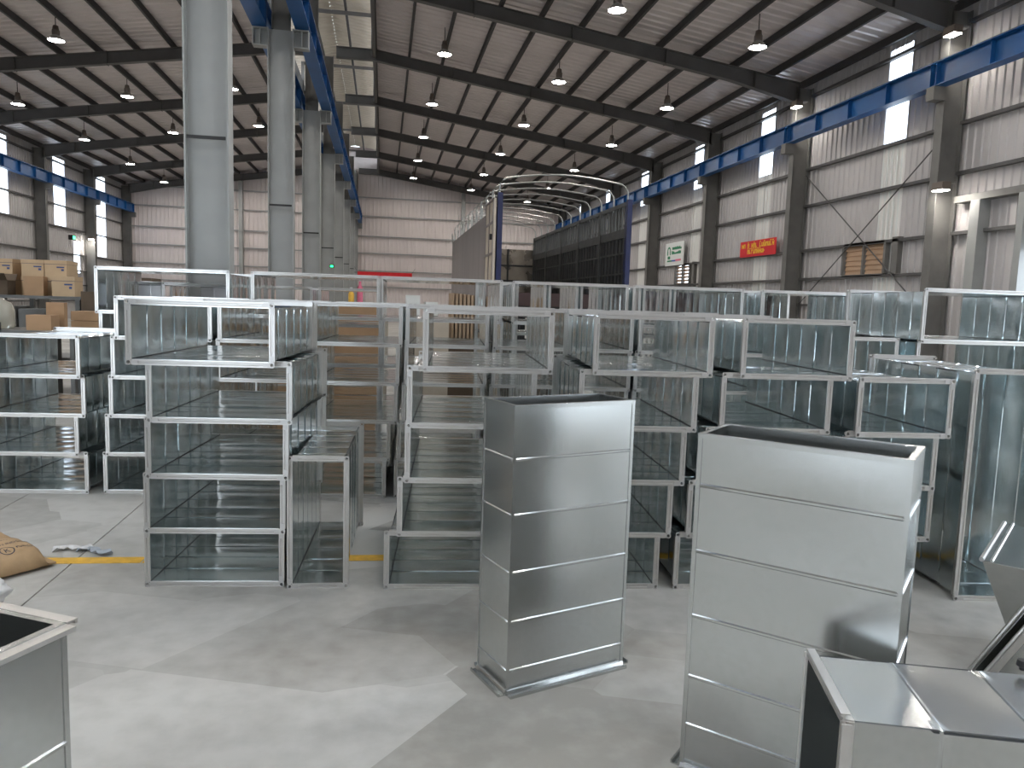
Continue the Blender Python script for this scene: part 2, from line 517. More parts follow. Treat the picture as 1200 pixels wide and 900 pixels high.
# white strips painted in for daylight through lap joints under the strips
for k, (y0, y1, z0, z1) in enumerate(STR_R[:4]):
    b = MB()
    for q in range(5):
        yy = y0 + (q + .4) * (y1 - y0) / 5
        b.box(XR - .034, XR - .029, yy, yy + .045, .6, z0 - .05)
    part('painted_light_strip', b, 'signwhite', wr)
def girts(parent, x, sd, skip=()):
    for z in GIRTS + [zraf(x) + .12]:
        for i in range(len(FR) - 1):
            y0, y1 = FR[i] + .12, FR[i + 1] - .12
            if any(a < (y0 + y1) / 2 + 2.9 and b_ > (y0 + y1) / 2 - 2.9 and z < top for a, b_, top in skip): continue
            a, b_ = sorted((x + sd * .04, x + sd * .16))
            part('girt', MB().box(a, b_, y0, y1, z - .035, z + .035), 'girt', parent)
girts(wr, XR, -1, [(3.2, 12.9, 2.8), (-6, -.4, 4.2)])
girts(wl, XL, 1)
# door frame on the right
dr = struct('door_1', 'wide open side doorway in the right wall', 'door')
for y in (12.83, 4.1):
    part('door_post', MB().box(XR - .28, XR - .02, y - .08, y + .08, 0, 3.96), 'column', dr)
part('door_head', MB().box(XR - .28, XR - .02, 4.1, 14.6, 3.96, 4.1), 'steel', dr)
part('door_stud', MB().box(XR - .3, XR - .04, 13.85, 14.1, 0, 3.96), 'column', dr)
# wall bracing
for (ya, za), (yb, zb) in (((15.15, 5.5), (20.7, 1.7)), ((20.7, 5.5), (15.3, 1.6))):
    part('brace_rod', MB().tube([(XR - .19, ya, za), (XR - .19, yb, zb)], .016, 6), 'girt', wr)
# louvre windows
for k, (y0, y1, z0, z1) in enumerate(LOUV):
    wn += 1
    ww = struct(f'window_{wn}', ['brown louvre window between the two nearest right columns', 'small lit louvre window under the white notice board'][k], 'window')
    fr = MB()
    for a, b_ in ((y0 - .06, y0 + .02), (y1 - .02, y1 + .06), ((y0 + y1) / 2 - .03, (y0 + y1) / 2 + .03)): fr.box(XR - .16, XR - .02, a, b_, z0, z1)
    fr.box(XR - .16, XR - .02, y0, y1, z0 - .06, z0).box(XR - .16, XR - .02, y0, y1, z1, z1 + .06)
    part('window_frame', fr, 'steel', ww)
    part('side_post', MB().box(XR - .16, XR - .02, y0 - .5, y0 - .28, z0 - .06, z1 + .1), 'steel', ww)
    ns = 6
    for q in range(ns):
        zz = z0 + (q + .5) * (z1 - z0) / ns
        mt = Matrix.Translation((XR - .06, (y0 + y1) / 2, zz)) @ Matrix.Rotation(R(18 if k == 0 else 50), 4, 'Y')
        part('slat', MB().box(-.008, .008, -(y1 - y0) / 2, (y1 - y0) / 2, -.085, .085) if k == 0 else MB().box(-.055, .055, -(y1 - y0) / 2, (y1 - y0) / 2, -.006, .006), 'slat', ww).matrix_local = mt

# back wall
bx = [XL, -9.0, RIDGE, 5.2, XR]
for i in range(4):
    x0, x1 = bx[i], bx[i + 1]
    n = 4
    for k in range(n):
        a = x0 + (x1 - x0) * k / n; b_ = x0 + (x1 - x0) * (k + 1) / n
        H = max(zsheet(a), zsheet(b_))
        corr('wall_sheet', b_ - a, H, .25, .03, 'wall_back', wb, basis((a, YB, 0), (1, 0, 0), (0, 0, 1)))
    part('wind_post', MB().box(x1 - .12, x1 + .12, YB - .35, YB - .06, 0, zraf(x1)), 'steel' if i == 3 else 'column', wb)
    for z in (1.2, 2.3, 3.35, 4.5, 5.6, 6.9, 8.1):
        if z < zraf(x0) - .3 or z < zraf(x1) - .3:
            part('girt', MB().box(x0 + .15, x1 - .15, YB - .16, YB - .05, z - .035, z + .035), 'column', wb)
# front wall; its unseen doorway is added to let light in
for x0, x1, z0 in ((XL, -13.2, 0), (-13.2, -4.4, 4.9), (-4.4, XR, 0)):
    n = max(1, round((x1 - x0) / 3))
    for k in range(n):
        a = x0 + (x1 - x0) * k / n; b_ = x0 + (x1 - x0) * (k + 1) / n
        H = max(zsheet(a), zsheet(b_)) - z0
        corr('wall_sheet', b_ - a, H, .25, .03, 'wall', wf, basis((b_, YF, z0), (-1, 0, 0), (0, 0, 1)))

# ------------------------------------------------------------------ pendant high bay lamps
def lamp_meshes():
    b = MB().lathe([(.03, .42), (.07, .40), (.085, .30), (.10, .28), (.10, .16), (.085, .13)], 14)
    body = b.mesh('lamp_housing', 'lamp_body', 35)
    sh = MB().lathe([(.09, .15), (.13, .12), (.19, .05), (.225, .0), (.215, .0), (.18, .05), (.12, .115), (.085, .14)], 18).mesh('lamp_shade', 'lamp_shade', 35)
    ln_ = MB().lathe([(.02, .018), (.2, .018), (.2, .012), (.02, .012)], 18).mesh('lamp_lens', 'lens')
    cb = MB().tube([(0, 0, .42), (0, 0, .80)], .012, 6).mesh('hanger_cable', 'black')
    return body, sh, ln_, cb
LB, LS, LL, LC = lamp_meshes()
POSN = {1.75: ('right', 'nearest the ridge'), 5.35: ('right', 'in the middle row'), 8.95: ('right', 'nearest the right wall'),
        -5.55: ('left', 'nearest the ridge'), -9.15: ('left', 'in the middle row'), -12.75: ('left', 'nearest the left wall')}
for k, y in enumerate([-6.1, -.1, 5.9, 11.9, 17.9, 23.9, 29.9, 35.9, 41.9, 47.9]):
    for x, (a, pz) in POSN.items():
        zt = zsheet(x) - .03
        o = thing('high_bay_lamp', f'pendant lamp in the {a} aisle, {ORD[9 - k]} bay from the far wall, {pz}', 'lamp', (x, y, zt - .80), group='pendant lamps under the roof')
        place('housing', LB, o); place('lamp_shade', LS, o); place('lens', LL, o); place('hanger_cable', LC, o)

# wall lamps / small lights
for (x, y, z, lb) in ((XR - .75, 14.5, 7.35, 'orange-lit flood lamp above the blue beam at the nearest right column'), (XR - .75, 20.5, 7.35, 'small flood lamp above the blue beam at the second right column'), (XL + .5, 44.5, 4.25, 'small flood lamp on the left wall below the daylight strip'), (XR - .7, 14.5, 4.2, 'small flood lamp low on the nearest right column')):
    o = thing('flood_lamp', lb, 'lamp', (x, y, z))
    part('lamp_case', MB().box(-.1, .1, -.16, .16, 0, .16), 'lamp_body', o)
    part('lamp_glass', MB().box(-.09, .09, -.14, .14, -.015, 0), 'lens', o)
    part('bracket', MB().box(-.02 if x < 0 else .06, .02 if x < 0 else .35, -.02, .277, .16, .2), 'steel', o)

# ------------------------------------------------------------------ galvanized ducts
P = .028           # flange projection
DF = .032
def bars_mesh(W, H, p=P):
    def make():
        b = MB()
        prof = [(0, 0), (.009, 0), (.012, .005), (.018, .005), (.021, 0), (p, 0), (p, DF), (p - .004, DF), (p - .004, .010), (.004, .010), (.004, DF * .7), (0, DF * .7)]
        prof = [(u * p / .028 if u < p - .005 else u, v) for u, v in prof]
        e = p * .98
        b.prism([(0, v, u) for u, v in prof], (e, 0, 0), (W - e, 0, 0))
        b.prism([(0, v, -u) for u, v in prof], (e, 0, H), (W - e, 0, H))
        b.prism([(u, v, 0) for u, v in prof], (0, 0, e), (0, 0, H - e))
        b.prism([(-u, v, 0) for u, v in prof], (W, 0, e), (W, 0, H - e))
        return b.mesh('flange', 'flange')
    return cached(('bars', round(W, 3), round(H, 3), p), make)
def corner_mesh(p=P):
    def make():
        b = MB(); n = 12; c = p * .5; r = .0085
        y0, y1 = -.004, .0
        sq = []
        for k in range(n):
            a = 2 * PI * k / n
            dx, dz = math.cos(a), math.sin(a); s = (p / 2) / max(abs(dx), abs(dz))
            sq.append((c + dx * s, c + dz * s))
        ci = [(c + r * math.cos(2 * PI * k / n), c + r * math.sin(2 * PI * k / n)) for k in range(n)]
        vs = [(x, y0, z) for x, z in sq] + [(x, y0, z) for x, z in ci] + [(x, y1, z) for x, z in sq] + [(x, y1 + .02, z) for x, z in ci]
        fs = []
        for k in range(n):
            j = (k + 1) % n
            fs += [(k, j, n + j, n + k), (n + k, n + j, 3 * n + j, 3 * n + k), (k, 2 * n + k, 2 * n + j, j)]
        b.add(vs, fs)
        b.box(p, .058, -.002, .002, .005, p - .006).box(.005, p - .006, -.002, .002, p, .058)
        return b.mesh('corner_plate', 'corner')
    return cached(('corner', p), make)
def panel_mesh(cross, L, var, m='sheet', bead=.0035, amp=.0042, strip=.19, vseed=0):
    def make():
        rnd = random.Random(hash((round(cross, 2), var, vseed)) & 0xffff)
        n = max(2, round(L / strip)); sl = L / n
        us = [0, .03, .2, .35, .5, .65, .8, .97, 1]
        ystn = []      # (y, bulge factor, bead)
        for i in range(n):
            sg = rnd.choice((1, 1, -1)) * rnd.uniform(.6, 1.2)
            y0 = i * sl
            if i == 0: ystn.append((0, 0, 0))
            for t in (.12, .3, .5, .7, .88): ystn.append((y0 + sl * t, math.sin(PI * t) * sg, 0))
            if i < n - 1:
                ystn += [(y0 + sl - .006, 0, 0), (y0 + sl - .002, 0, 1), (y0 + sl + .002, 0, 1), (y0 + sl + .006, 0, 0)]
            else: ystn.append((L, 0, 0))
        k = len(us)
        vs = []
        for off in (0, -.0016):
            for (y, bf, bd) in ystn:
                for u in us:
                    e = 0 if u in (0, 1) else 1
                    vs.append((u * cross, y, amp * bf * math.sin(PI * u) + bead * bd * e + off))
        fs = []
        N = k * len(ystn)
        for i in range(len(ystn) - 1):
            for j in range(k - 1):
                a = i * k + j
                fs.append((a, a + 1, a + k + 1, a + k))
                fs.append((N + a, N + a + k, N + a + k + 1, N + a + 1))
        for i in range(len(ystn) - 1):
            for j in (0, k - 1):
                a = i * k + j
                fs.append((a, a + k, N + a + k, N + a))
        for j in range(k - 1):
            for i in (0, len(ystn) - 1):
                a = i * k + j
                fs.append((a, a + 1, N + a + 1, N + a))
        b = MB(); b.add(vs, fs)
        return b.mesh('panel', m, 30)
    return cached(('panel', round(cross, 3), round(L, 3), var, m, strip), make)

DUCT_N = [0]
def duct(label, W, H, L, loc, yaw, group=None, corners=True, m='sheet', rot=None, p=P, flanges=(1, 1), strip=.19, bars='flange'):
    DUCT_N[0] += 1
    v = DUCT_N[0] % 3
    t = thing('duct_section', label, 'duct', loc, rot or (0, 0, R(yaw)), group)
    iw, ih = W - 2 * p, H - 2 * p
    pl = L - .012
    place('top_panel', panel_mesh(iw, pl, v, m, strip=strip), t, (p, .006, H - p))
    place('bottom_panel', panel_mesh(iw, pl, v + 1, m, strip=strip), t, (W - p, .006, p), (0, PI, 0))
    place('side_panel', panel_mesh(ih, pl, v + 2, m, strip=strip), t, (p, .006, p), (0, -PI / 2, 0))
    place('side_panel', panel_mesh(ih, pl, v + 3, m, strip=strip), t, (W - p, .006, H - p), (0, PI / 2, 0))
    sm_ = cached(('seam', round(L, 3)), lambda: MB().prism([(0, 0, 0), (.007, 0, 0), (0, 0, .007)], (0, .006, 0), (0, L - .006, 0)).mesh('corner_seam', 'sealant'))
    for (x, z, a) in ((p, p, 0), (W - p, p, -PI / 2), (W - p, H - p, PI), (p, H - p, PI / 2)):
        place('corner_seam', sm_, t, (x, 0, z), (0, a, 0))
    for k, (y, s) in enumerate(((0, 1), (L, -1))):
        if not flanges[k]: continue
        f = place('flange', bars_mesh(W, H, p), t, (0 if s > 0 else W, y, 0), (0, 0, 0 if s > 0 else PI))
        if corners:
            cm = corner_mesh(p)
            for (x, z, a) in ((0, 0, 0), (W, 0, -PI / 2), (W, H, PI), (0, H, PI / 2)):
                place('corner_plate', cm, f, (x, 0, z), (0, a, 0))
    return t

LV = {5: ['bottom', 'second-lowest', 'middle', 'second-highest', 'topmost'], 4: ['bottom', 'second-lowest', 'second-highest', 'topmost'],
      3: ['bottom', 'middle', 'topmost'], 2: ['lower', 'upper'], 1: ['single']}
def stack(desc, group, W, H, pitch, L, pts, yaw, z0=0.0, jitter=.8):
    n = len(pts)
    for k, (x, y) in enumerate(pts):
        yy = yaw + (random.uniform(-jitter, jitter) if k else 0)
        duct(f'{LV[n][k]} galvanized duct {desc}', W, H, L, (x, y, z0 + k * pitch), yy, group)
PT, HH, LD = .297, .325, 1.13
G1 = 'flanged ducts stacked in the front row'
stack('of the nearest stack at left', G1, .72, HH, PT, LD, [(-1.22, 4.09), (-1.21, 4.065), (-1.19, 4.035), (-1.17, 4.0), (-1.245, 3.95)], -5)
stack('of the stack partly behind the tall middle duct at left', G1, .67, HH, PT, LD, [(.02, 3.94), (.085, 3.92), (.12, 3.89), (.125, 3.86), (.20, 3.82)], -5)
stack('of the stack behind the right of the tall middle duct', G1, .64, HH, PT, LD, [(.88, 3.87), (.93, 3.85), (.98, 3.82), (1.02, 3.80), (1.08, 3.77)], -5)
stack('of the stack behind the tall right duct', G1, .615, HH, PT, LD, [(1.60, 3.80), (1.65, 3.78), (1.72, 3.755), (1.785, 3.735), (1.87, 3.70)], -5)
stack('of the four-high stack beside the very large duct', G1, .54, HH, PT, LD, [(2.42, 3.68), (2.48, 3.66), (2.46, 3.63), (2.50, 3.60)], -5)
duct('galvanized duct standing on its narrow side against the nearest left stack', .32, .72, LD, (-.485, 3.99, 0), -2.5)
duct('very large open galvanized duct standing at the right end of the row', .47, 1.28, LD, (3.103, 3.50, 0), -8)
G2 = 'flanged ducts stacked in the second row'
stack('of the leftmost stack at the frame edge', G2, .76, HH, PT, LD, [(-2.95, 6.13), (-3.0, 6.10), (-2.94, 6.07), (-2.95, 6.04)], -5)
stack('of the second stack from the left, half hidden', G2, .70, HH, PT, LD, [(-2.09, 6.07), (-2.06, 6.045), (-2.02, 6.02), (-1.99, 5.99), (-1.95, 5.96)], -5)
stack('of the second-row stack seen through the nearest left stack', G2, .66, HH, PT, LD, [(-1.28, 5.99), (-1.26, 5.965), (-1.25, 5.94), (-1.23, 5.91), (-1.21, 5.88)], -5)
stack('of the second-row stack right of the nearest left stack', G2, .68, HH, PT, LD, [(-.64, 5.88), (-.61, 5.855), (-.56, 5.83), (-.55, 5.80), (-.53, 5.77)], -5)
stack('of the second-row stack behind the tilted front stack', G2, .63, HH, PT, LD, [(.10, 5.83), (.12, 5.805), (.15, 5.78), (.165, 5.755), (.17, 5.73)], -5)
stack('of the second-row stack behind the tall middle duct', G2, .62, HH, PT, LD, [(.81, 5.78), (.81, 5.755), (.82, 5.73), (.83, 5.70), (.83, 5.67)], -5)
stack('of the narrow second-row stack with greenish interior', G2, .42, HH, PT, LD, [(1.48, 5.68), (1.48, 5.655), (1.48, 5.63), (1.48, 5.60), (1.48, 5.57)], -5)
stack('of the second-row stack between the two narrow stacks', G2, .62, HH, PT, LD, [(1.93, 5.62), (1.93, 5.595), (1.92, 5.57), (1.92, 5.54), (1.93, 5.51)], -5)
stack('of the narrow second-row stack behind the tall right duct', G2, .38, HH, PT, LD, [(2.58, 5.53), (2.58, 5.505), (2.58, 5.48), (2.58, 5.45), (2.58, 5.42)], -5)
stack('of the wide low stack behind the four-high stack', G2, .92, .48, .445, 1.1, [(3.06, 5.40), (3.05, 5.37), (3.06, 5.34)], -4)
G3 = 'large wide ducts in the third row'
BW = 1.17
for k, (x, y, d) in enumerate(((-2.57, 7.40, 'leftmost wide stack, pale duct nested inside its top'), (-1.20, 7.30, 'second wide stack from the left'), (-.03, 7.30, 'third wide stack from the left'),
                               (1.24, 7.30, 'fourth wide stack from the left, below the truck'), (2.46, 7.28, 'fifth wide stack from the left'), (3.83, 7.26, 'sixth wide stack from the left'))):
    for q in range(3):
        duct(f'{LV[3][q]} supporting wide duct under the {d.split(",")[0]}', BW, .48, LD, (x + .01 * q, y + .06 - .03 * q, q * .445), -2, 'wide ducts under the third row')
    duct(f'topmost wide galvanized duct of the {d}', BW, .425, LD, (x, y - .03, 1.338), -2, G3)
x, y = 4.08, 5.2
for q in range(3):
    duct(f'{LV[3][q]} supporting wide duct under the large duct at the right edge', BW, .48, 1.08, (x, y + .06 - .03 * q, q * .445), -3, 'wide ducts under the third row')
duct('topmost wide galvanized duct cut by the right frame edge', BW, .425, 1.08, (x, y - .03, 1.338), -3, G3)
# nested pale duct inside the leftmost wide duct
duct('pale small duct nested inside the leftmost wide duct', .70, .27, .58, (-2.03, 7.49, 1.372), 40, None, True, 'foil', strip=.3)
# fourth row
G4 = 'narrow upright ducts in the fourth row'
k = 0
for i in range(10):
    for q in range(3):
        x = 1.15 + i * .39
        duct(f'{LV[3][q]} upright narrow duct of the rear row, {ORD[i]} column from the left', .36, .62, .9, (x, 8.75, q * .585), -1, G4)
for i, x in enumerate((-3.0, -1.52, -.72)):
    for q in range(4):
        duct(f'{LV[4][q]} duct of the rear-row stack, {ORD[i]} from the left wall side', .74, .44, 1.0, (x, 8.75, q * .405), -1, 'rear row ducts behind the wide stacks')

# ------------------------------------------------------------------ tall plain ducts standing on end
def tall_duct(label, W, D, H, loc, yaw, seams, name='upright_duct', top_flange=False, base_flange=True):
    """local x along the front face, y = depth, front face at y=0"""
    t = thing(name, label, 'duct', loc, (0, 0, R(yaw)))
    def face(w, seed):
        rnd = random.Random(seed)
        zs = [0] + list(seams) + [H]
        us = [0, .02, .2, .35, .5, .65, .8, .98, 1]
        st = []
        for i in range(len(zs) - 1):
            a, b_ = zs[i], zs[i + 1]; sg = rnd.uniform(-1, 1.3)
            if i == 0: st.append((a, 0, 0))
            for q in (.15, .35, .5, .65, .85): st.append((a + (b_ - a) * q, math.sin(PI * q) * sg, 0))
            if i < len(zs) - 2: st += [(b_ - .007, 0, 0), (b_ - .003, 0, 1), (b_ + .003, 0, 1), (b_ + .007, 0, 0)]
            else: st.append((b_, 0, 0))
        vs = []; k = len(us)
        for off in (0, .002):
            for z, bf, bd in st:
                for u in us:
                    e = 0 if u in (0, 1) else 1
                    vs.append((u * w, off - .0034 * bf * math.sin(PI * u) - .0045 * bd * e, z))
        N = k * len(st); fs = []
        for i in range(len(st) - 1):
            for j in range(k - 1):
                a = i * k + j
                fs += [(a, a + 1, a + k + 1, a + k), (N + a, N + a + k, N + a + k + 1, N + a + 1)]
            for j in (0, k - 1):
                a = i * k + j; fs.append((a, a + k, N + a + k, N + a))
        b = MB(); b.add(vs, fs)
        return b
    sd = len(label)
    part('front_panel', face(W, sd), 'sheet_matt', t, smooth=30)
    part('back_panel', face(W, sd + 1), 'sheet_matt', t, (W, D, 0), (0, 0, PI), smooth=30)
    part('side_panel', face(D, sd + 2), 'sheet_matt', t, (0, D, 0), (0, 0, -PI / 2), smooth=30)
    part('side_panel', face(D, sd + 3), 'sheet_matt', t, (W, 0, 0), (0, 0, PI / 2), smooth=30)
    for (x, y, sx, sy) in ((0, 0, 1, 1), (W, 0, -1, 1), (W, D, -1, -1), (0, D, 1, -1)):
        part('corner_seam', MB().box(*sorted((x - sx * .003, x + sx * .011)), *sorted((y - sy * .003, y + sy * .003)), 0, H), 'sheet_matt', t)
    # rim
    e = .016
    rim = MB()
    rim.box(-.003, W + .003, -.004, -.001, H - .014, H + .002).box(-.003, W + .003, D + .001, D + .004, H - .014, H + .002)
    rim.box(-.004, -.001, 0, D, H - .014, H + .002).box(W + .001, W + .004, 0, D, H - .014, H + .002)
    rim.box(0, W, 0, e, H - .001, H + .002).box(0, W, D - e, D, H - .001, H + .002)
    rim.box(0, e, e, D - e, H - .001, H + .002).box(W - e, W, e, D - e, H - .001, H + .002)
    rim.box(e, W - e, e, e + .002, H - .02, H).box(e, W - e, D - e - .002, D - e, H - .02, H)
    part('rim_fold', rim, 'sheet_matt', t)
    lip = .036
    def lips(z0, up):
        b = MB()
        for (xa, ya, xb, yb, nx, ny) in ((0, 0, W, 0, 0, -1), (0, D, W, D, 0, 1), (0, 0, 0, D, -1, 0), (W, 0, W, D, 1, 0)):
            prof = [(.0, 0), (lip, 0), (lip, .012), (lip - .006, .012), (lip - .006, .004), (.012, .006), (.006, .02), (0, .022)]
            if not up: prof = [(u, -v) for u, v in prof]
            b.prism([(nx * u, ny * u, v) for u, v in prof], (xa, ya, z0), (xb, yb, z0))
        return b
    if base_flange: part('base_flange', lips(.001, True), 'sheet_matt', t)
    if top_flange: part('top_flange', lips(H, False), 'flange', t)
    return t
tall_duct('tall galvanized duct standing upright on end, middle foreground', .575, .245, 1.16, (.50, 2.785, 0), 20, [.10, .30, .50, .73, .95])
tall_duct('large galvanized duct standing upright on end, right foreground', .615, .27, 1.148, (1.015, 2.26, 0), -44, [.16, .33, .54, .76, .98], 'upright_duct')
tl = tall_duct('galvanized duct with folded top flange at the left front edge', .40, .42, .75, (0, 0, 0), 0, [.2, .45], 'upright_duct', True, False)
# right-rear corner of the left duct at (-.72,1.91)
ang = 62.0
ca, sa = math.cos(R(ang)), math.sin(R(ang))
wx, dy = .40, .42
tl.location = (-.745 - (wx * ca - 0 * sa), 1.885 - (wx * sa + 0 * ca), 0)
tl.rotation_euler = (0, 0, R(ang))

# ------------------------------------------------------------------ right front fittings
duct('short wide duct lying on edge in the right front corner', .385, .60, .9, (1.205, 1.885, 0), -108.4, None, False, 'sheet_matt', p=.018, strip=.2)
def hopper():
    t = thing('duct_reducer', 'tapered duct reducer with bright top at the right edge', 'duct fitting', (2.46, 2.635, 0), (0, 0, R(-49)))
    # local: wide top rectangle, narrow bottom rectangle
    top = [(0, 0, .55), (.55, 0, .55), (.55, .60, .55), (0, .74, .55)]
    bot = [(.14, .40, .0), (.42, .40, .0), (.42, .66, .0), (.14, .66, .0)]
    def quad(a, b_, c, d, th=.003):
        a, b_, c, d = map(Vector, (a, b_, c, d)); n = (b_ - a).cross(d - a).normalized() * th
        m = MB(); m.add([a, b_, c, d, a + n, b_ + n, c + n, d + n], [(0, 1, 2, 3), (7, 6, 5, 4), (0, 4, 5, 1), (1, 5, 6, 2), (2, 6, 7, 3), (3, 7, 4, 0)]); return m
    part('front_panel', quad(bot[0], bot[1], top[1], top[0]), 'sheet_matt', t)
    part('side_panel', quad(bot[3], bot[0], top[0], top[3]), 'sheet_matt', t)
    part('side_panel', quad(bot[1], bot[2], top[2], top[1]), 'sheet_matt', t)
    part('back_panel', quad(bot[2], bot[3], top[3], top[2]), 'sheet_matt', t)
    part('top_panel', quad(top[0], top[1], top[2], top[3]), 'sheet_matt', t)
    b = MB()
    a, c = Vector(top[0]), Vector(top[3])
    b.tube([a + Vector((-.006, 0, .004)), c + Vector((-.006, 0, .004))], .010, 6)
    b.tube([a + Vector((.03, 0, .006)), c + Vector((.03, 0, .006))], .006, 6)
    part('edge_fold', b, 'flange', t)
hopper()
def leaning():
    t = duct('short flanged duct leaning at the right edge beside the corner duct', .11, .42, .5, (0, 0, 0), 0, None, False, 'sheet_matt', rot=(0, 0, 0), strip=.25)
    a = R(59.6); sy, sz = math.sin(a), math.cos(a)
    m = Matrix(((0, sy, sz), (-1, 0, 0), (0, -sz, sy))).to_4x4()
    m = Matrix.Rotation(R(-24), 4, 'Z') @ m
    m.translation = Vector((1.98, 2.20, .262))
    t.matrix_world = m
    return t
LEAN = leaning()
bp = thing('knob', 'small black knob on top of the corner duct at right', 'knob', (1.735, 1.69, .596))
part('knob_head', MB().lathe([(.004, .03), (.014, .028), (.016, .012), (.008, .008), (.008, 0)], 10), 'black', bp, smooth=40)

# ------------------------------------------------------------------ sack, bag, litter
def sack():
    t = thing('paper_sack', 'brown printed paper sack lying on the floor at left', 'sack', (-2.335, 4.33, 0), (0, 0, R(48)))
    bm = bmesh.new()
    nx, ny = 34, 24; LX, LY = .84, .68
    grid = {}
    for s in (1, -1):
        for i in range(nx + 1):
            for j in range(ny + 1):
                u = i / nx * 2 - 1; v = j / ny * 2 - 1
                h = (max(0, 1 - abs(u) ** 10) ** .5) * (max(0, 1 - abs(v) ** 6) ** .5)
                edge = h < .02
                if edge and s < 0: grid[(s, i, j)] = grid[(1, i, j)]; continue
                nz = noise.noise(Vector((u * 3.1, v * 3.7, 2))) * .018 + noise.noise(Vector((u * 9, v * 8, 5))) * .007
                z = .055 + s * h * .06 + (nz * (h ** .5) if s > 0 else 0) + (.032 * h if s > 0 else 0)
                if s < 0: z = max(.002, .055 - h * .054)
                x = u * LX / 2 + noise.noise(Vector((u * 5, v * 5, 9))) * .012; y = v * LY / 2 + noise.noise(Vector((u * 5, v * 5, 4))) * .012
                grid[(s, i, j)] = bm.verts.new((x, y, z - .03 * (1 - h) if s > 0 else z - .03 * (1 - h)))
    for s in (1, -1):
        for i in range(nx):
            for j in range(ny):
                q = [grid[(s, i, j)], grid[(s, i + 1, j)], grid[(s, i + 1, j + 1)], grid[(s, i, j + 1)]]
                if s < 0: q.reverse()
                try: bm.faces.new(q)
                except ValueError: pass
    me = bpy.data.meshes.new('sack_body'); bm.to_mesh(me); bm.free(); me.shade_smooth(); me.materials.append(MAT['kraft'])
    body = place('sack_body', me, t)
    part('sewn_end', MB().box(.395, .455, -.32, .32, .014, .024), 'kraft', t)
    bpy.context.view_layer.update()
    def text(s, x, y, size, m='print', nm='printed_text'):
        cu = bpy.data.curves.new(nm, 'FONT'); cu.body = s; cu.size = size; cu.align_x = 'LEFT'
        tmp = bpy.data.objects.new('tmp', cu); C.objects.link(tmp)
        bpy.context.view_layer.update()
        me = bpy.data.meshes.new_from_object(tmp.evaluated_get(bpy.context.evaluated_depsgraph_get()))
        bpy.data.objects.remove(tmp)
        b2 = bmesh.new(); b2.from_mesh(me)
        bmesh.ops.subdivide_edges(b2, edges=[e for e in b2.edges if e.calc_length() > .03], cuts=1)
        for v in b2.verts:
            px, py = v.co.x + x, v.co.y + y
            ok, hit, nn, ii = body.ray_cast(Vector((px, py, 1)), Vector((0, 0, -1)))
            v.co = Vector((px, py, (hit.z if ok else .06) + .0025))
        b2.to_mesh(me); b2.free()
        me.materials.append(MAT[m])
        return place(nm, me, t)
    text('IN INDONESIA', .225, -.19, .028)
    text('E471', .25, -.125, .027)
    text('K', .222, -.27, .048)
    text('Powder', .285, -.258, .028)
    ring = MB(); vs = []
    n = 20
    b = MB()
    for r_ in (.036, .031):
        for q in range(n):
            a = 2 * PI * q / n
            px, py = .238 + r_ * math.cos(a), -.254 + r_ * math.sin(a)
            ok, hit, nn, ii = body.ray_cast(Vector((px, py, 1)), Vector((0, 0, -1)))
            vs.append((px, py, (hit.z if ok else .06) + .003))
    b.add(vs, [(q, (q + 1) % n, n + (q + 1) % n, n + q) for q in range(n)])
    part('printed_ring', b, 'print', t)
sack()
def blob(name, label, cat, loc, sc, m, seed, rough=.35):
    bm = bmesh.new(); bmesh.ops.create_icosphere(bm, subdivisions=4, radius=1)
    for v in bm.verts:
        d = 1 + rough * noise.noise(v.co * 2.3 + Vector((seed, 0, 0))) + .5 * rough * abs(noise.noise(v.co * 6 + Vector((0, seed, 0))))
        v.co = Vector((v.co.x * sc[0] * d, v.co.y * sc[1] * d, v.co.z * sc[2] * d))
    zmin = min(v.co.z for v in bm.verts)
    for v in bm.verts: v.co.z -= zmin
    me = bpy.data.meshes.new(name); bm.to_mesh(me); bm.free(); me.shade_smooth(); me.materials.append(MAT[m])
    o = place(name, me, None, loc); return tag(o, label, cat)
blob('plastic_bag', 'crumpled white plastic bag below the paper sack', 'bag', (-1.895, 3.80, 0), (.13, .12, .075), 'cloth', 3)
def litter():
    b = MB(); n = 9; vs = []
    for i in range(n):
        for j in range(3):
            t_ = i / (n - 1)
            vs.append((t_ * .22 - .11, (j - 1) * .028 * (1 + .5 * math.sin(i * 2.1)) + .02 * math.sin(t_ * 6), .006 + .022 * abs(math.sin(i * 1.7 + j))))
    k = len(vs); fs = []
    vs += [(x, y, z - .003) for x, y, z in vs]
    for i in range(n - 1):
        for j in range(2):
            a = i * 3 + j
            fs += [(a, a + 3, a + 4, a + 1), (k + a, k + a + 1, k + a + 4, k + a + 3)]
    b.add(vs, fs); return b
o = part('paper_scrap', litter(), 'litter', None, (-1.66, 4.66, 0), (0, 0, R(-20))); tag(o, 'crumpled blue-grey paper scrap beside the yellow line', 'litter')
o = part('paper_scrap', litter(), 'cloth', None, (-1.80, 4.72, 0), (0, 0, R(10))); tag(o, 'small pale paper strip behind the blue-grey scrap', 'litter')

